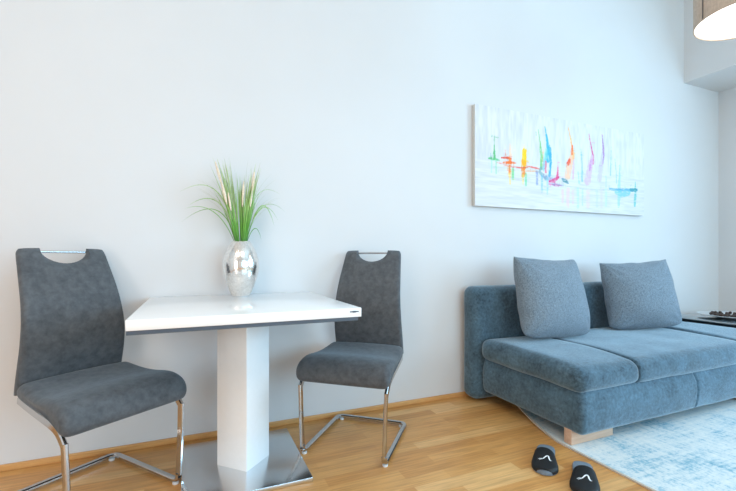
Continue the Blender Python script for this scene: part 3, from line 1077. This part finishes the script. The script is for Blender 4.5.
# ------------------------------------------------------------------ side table, dish, cones
st = thing('side_table', 'low side table with a dark glass top and black frame beyond the sofa end', 'table', (4.16, 1.75, 0))
box('glass_top', (-.38, -.50, .443), (.38, .50, .450), M_TOPGL, st, .002, 2)
bm = bmesh.new()
add_box(bm, (-.365, -.485, .420), (.365, -.465, .443))
add_box(bm, (-.365, .465, .420), (.365, .485, .443))
add_box(bm, (-.365, -.485, .420), (-.345, .485, .443))
add_box(bm, (.345, -.485, .420), (.365, .485, .443))
from_bm('frame', bm, M_BLACK, st, False)
for sx in (-1, 1):
    for sy in (-1, 1):
        box('leg', (sx * .355 - .01, sy * .475 - .01, .0005), (sx * .355 + .01, sy * .475 + .01, .420), M_BLACK, st)
DX, DY = 4.17, 1.93
dish = tag(lathe('dish', [(.0001, 0.0), (.10, 0.0), (.11, .003), (.16, .014), (.235, .028), (.238, .031), (.235, .033), (.16, .020), (.10, .009), (.0001, .008)], M_DISH, None, 56, (0, 0, 0), angle=60),
           'wide shallow pale dish on the dark glass side table', 'dish')
dish.location = (DX, DY, .4502)
def cone_bm(seed):
    bm = bmesh.new()
    bmesh.ops.create_icosphere(bm, subdivisions=3, radius=1.0)
    for v in bm.verts:
        n = mnoise.noise(v.co * 2.2 + Vector((seed, 0, 0)))
        sc = .15 * math.sin(v.co.z * 14 + 5 * math.atan2(v.co.y, v.co.x))
        v.co *= (1 + .22 * n + sc * .5)
        v.co.x *= .012; v.co.y *= .012; v.co.z *= .011
    return bm
rc = random.Random(3)
first = None
spots = []
for k in range(900):
    a, r = rc.uniform(0, 2 * PI), math.sqrt(rc.random()) * .155
    p = (r * math.cos(a), r * math.sin(a))
    if all(math.hypot(p[0] - q[0], p[1] - q[1]) > .031 for q in spots):
        spots.append(p)
for k, p in enumerate(spots):
    if first is None:
        o = first = from_bm('dried_pod', cone_bm(2.0), M_NUT)
        tag(o, 'small dark brown dried pod lying in the pale dish', 'dried pod', 'dried pods in the dish')
    else:
        o = first.copy(); C.objects.link(o)
    r = math.hypot(*p)
    rise = .008 if r < .1 else .009 + (r - .1) * .19
    o.location = (DX + p[0], DY + p[1], .4502 + rise + .0135)
    o.rotation_euler = (rc.uniform(-.3, .3), rc.uniform(-.3, .3), rc.uniform(0, 6))

# ------------------------------------------------------------------ pendant lamp
LZ, LR = 2.085, .2004
lx, ly = 2.135 * (LZ - .97), .936 * (LZ - .97)
lamp = thing('pendant_lamp', 'taupe fabric drum pendant lamp with a lit white diffuser hanging from the ceiling', 'lamp', (lx, ly, LZ))
bm = bmesh.new()
add_lathe(bm, [(LR, 0.0), (LR, .26), (LR - .003, .26), (LR - .003, 0.0)], 72)
bm2 = bm
ring0 = None
from_bm('lamp_shade', bm, M_SHADE, lamp, True, 50)
lathe('diffuser', [(.0001, .004), (LR - .006, .004), (LR - .0045, .006), (LR - .006, .008), (.0001, .008)], M_GLOW, lamp, 72)
lathe('shade_rim', [(LR + .0005, -.001), (LR + .0012, .0), (LR + .0012, .004), (LR - .0035, .004), (LR - .0035, -.001), (LR + .0005, -.001)], M_SHADE, lamp, 72)
bm = bmesh.new()
a0 = math.radians(153)
for sg in (0,):
    pts = []
    for k in range(5):
        a = a0 + (k - 2) * .010
        pts.append((bm.verts.new(((LR + .0016) * math.cos(a), (LR + .0016) * math.sin(a), .004)), bm.verts.new(((LR + .0016) * math.cos(a), (LR + .0016) * math.sin(a), .258))))
    for p, q in zip(pts[:-1], pts[1:]):
        bm.faces.new((p[0], q[0], q[1], p[1]))
from_bm('shade_seam', bm, M_SEAM, lamp, True)
bm = bmesh.new()
add_tube(bm, [(0, 0, .20), (0, 0, CEIL_Z - LZ - .02)], .003, 10)
from_bm('cord', bm, M_BLACK, lamp, True)
bm = bmesh.new()
for k in range(3):
    a = k * 2 * PI / 3
    add_tube(bm, [(0, 0, .235), ((LR - .002) * math.cos(a), (LR - .002) * math.sin(a), .235)], .002, 8)
from_bm('spider', bm, M_BLACK, lamp, True)
lathe('ceiling_rose', [(.0001, 0.0), (.05, 0.0), (.055, -.006), (.05, -.025), (.0001, -.028)], M_FRAME, lamp, 32, (0, 0, CEIL_Z - LZ - .0005))

# ------------------------------------------------------------------ light
def area(name, loc, rot, sx, sy, power, col, spread=180):
    l = bpy.data.lights.new(name, 'AREA')
    l.shape = 'RECTANGLE'; l.size = sx; l.size_y = sy
    l.energy = power; l.color = col; l.spread = math.radians(spread)
    o = bpy.data.objects.new(name, l)
    C.objects.link(o)
    o.location = loc; o.rotation_euler = rot
    return o
area('daylight_side_window', (XR + .07, (WY0 + WY1) / 2, (WZ0 + WZ1) / 2), (0, PI / 2, 0), WZ1 - WZ0 - .1, WY1 - WY0 - .1, 228, (.42, .735, 1.0))
area('daylight_front_window', ((FX0 + FX1) / 2, YR - .07, (FZ0 + FZ1) / 2), (PI / 2, 0, 0), FX1 - FX0 - .1, FZ1 - FZ0 - .1, 165, (.47, .79, 1.0))
area('warm_ceiling_light', (-1.5, -.9, CEIL_Z - .06), (0, 0, 0), 1.2, 1.2, 62, (1.0, .85, .72))
area('warm_low_fill', (-2.45, -1.3, 1.15), (math.radians(90), 0, math.radians(-48)), 1.5, 1.9, 60, (1.0, .91, .83))  # added low warm fill for the wall under the table; no lamp stands there
area('neutral_overhead_fill', (.7, -1.3, CEIL_Z - .06), (0, 0, 0), 1.4, 1.4, 30, (1.0, .95, .92))  # neutral fill added overhead to brighten table and wall centre, not a fitting

w = bpy.data.worlds.new('sky')
bpy.context.scene.world = w
w.use_nodes = True
bgn = w.node_tree.nodes['Background']
bgn.inputs['Color'].default_value = (.62, .82, 1.0, 1)
bgn.inputs['Strength'].default_value = 1.0

# ------------------------------------------------------------------ camera
cam = bpy.data.cameras.new('camera')
cam.sensor_width = 36.0
cam.lens = 405.0 / 736.0 * 36.0
cam.shift_y = (256.5 - 245.5) / 736.0
cam.clip_start = .05
co = bpy.data.objects.new('camera', cam)
C.objects.link(co)
co.location = (0, 0, .97)
co.rotation_euler = (PI / 2, 0, -math.radians(23.15))
sc = bpy.context.scene
sc.camera = co
sc.view_settings.view_transform = 'Standard'
sc.view_settings.look = 'None'
sc.view_settings.exposure = -0.58
sc.cycles.use_denoising = True
sc.cycles.max_bounces = 10
sc.cycles.diffuse_bounces = 6
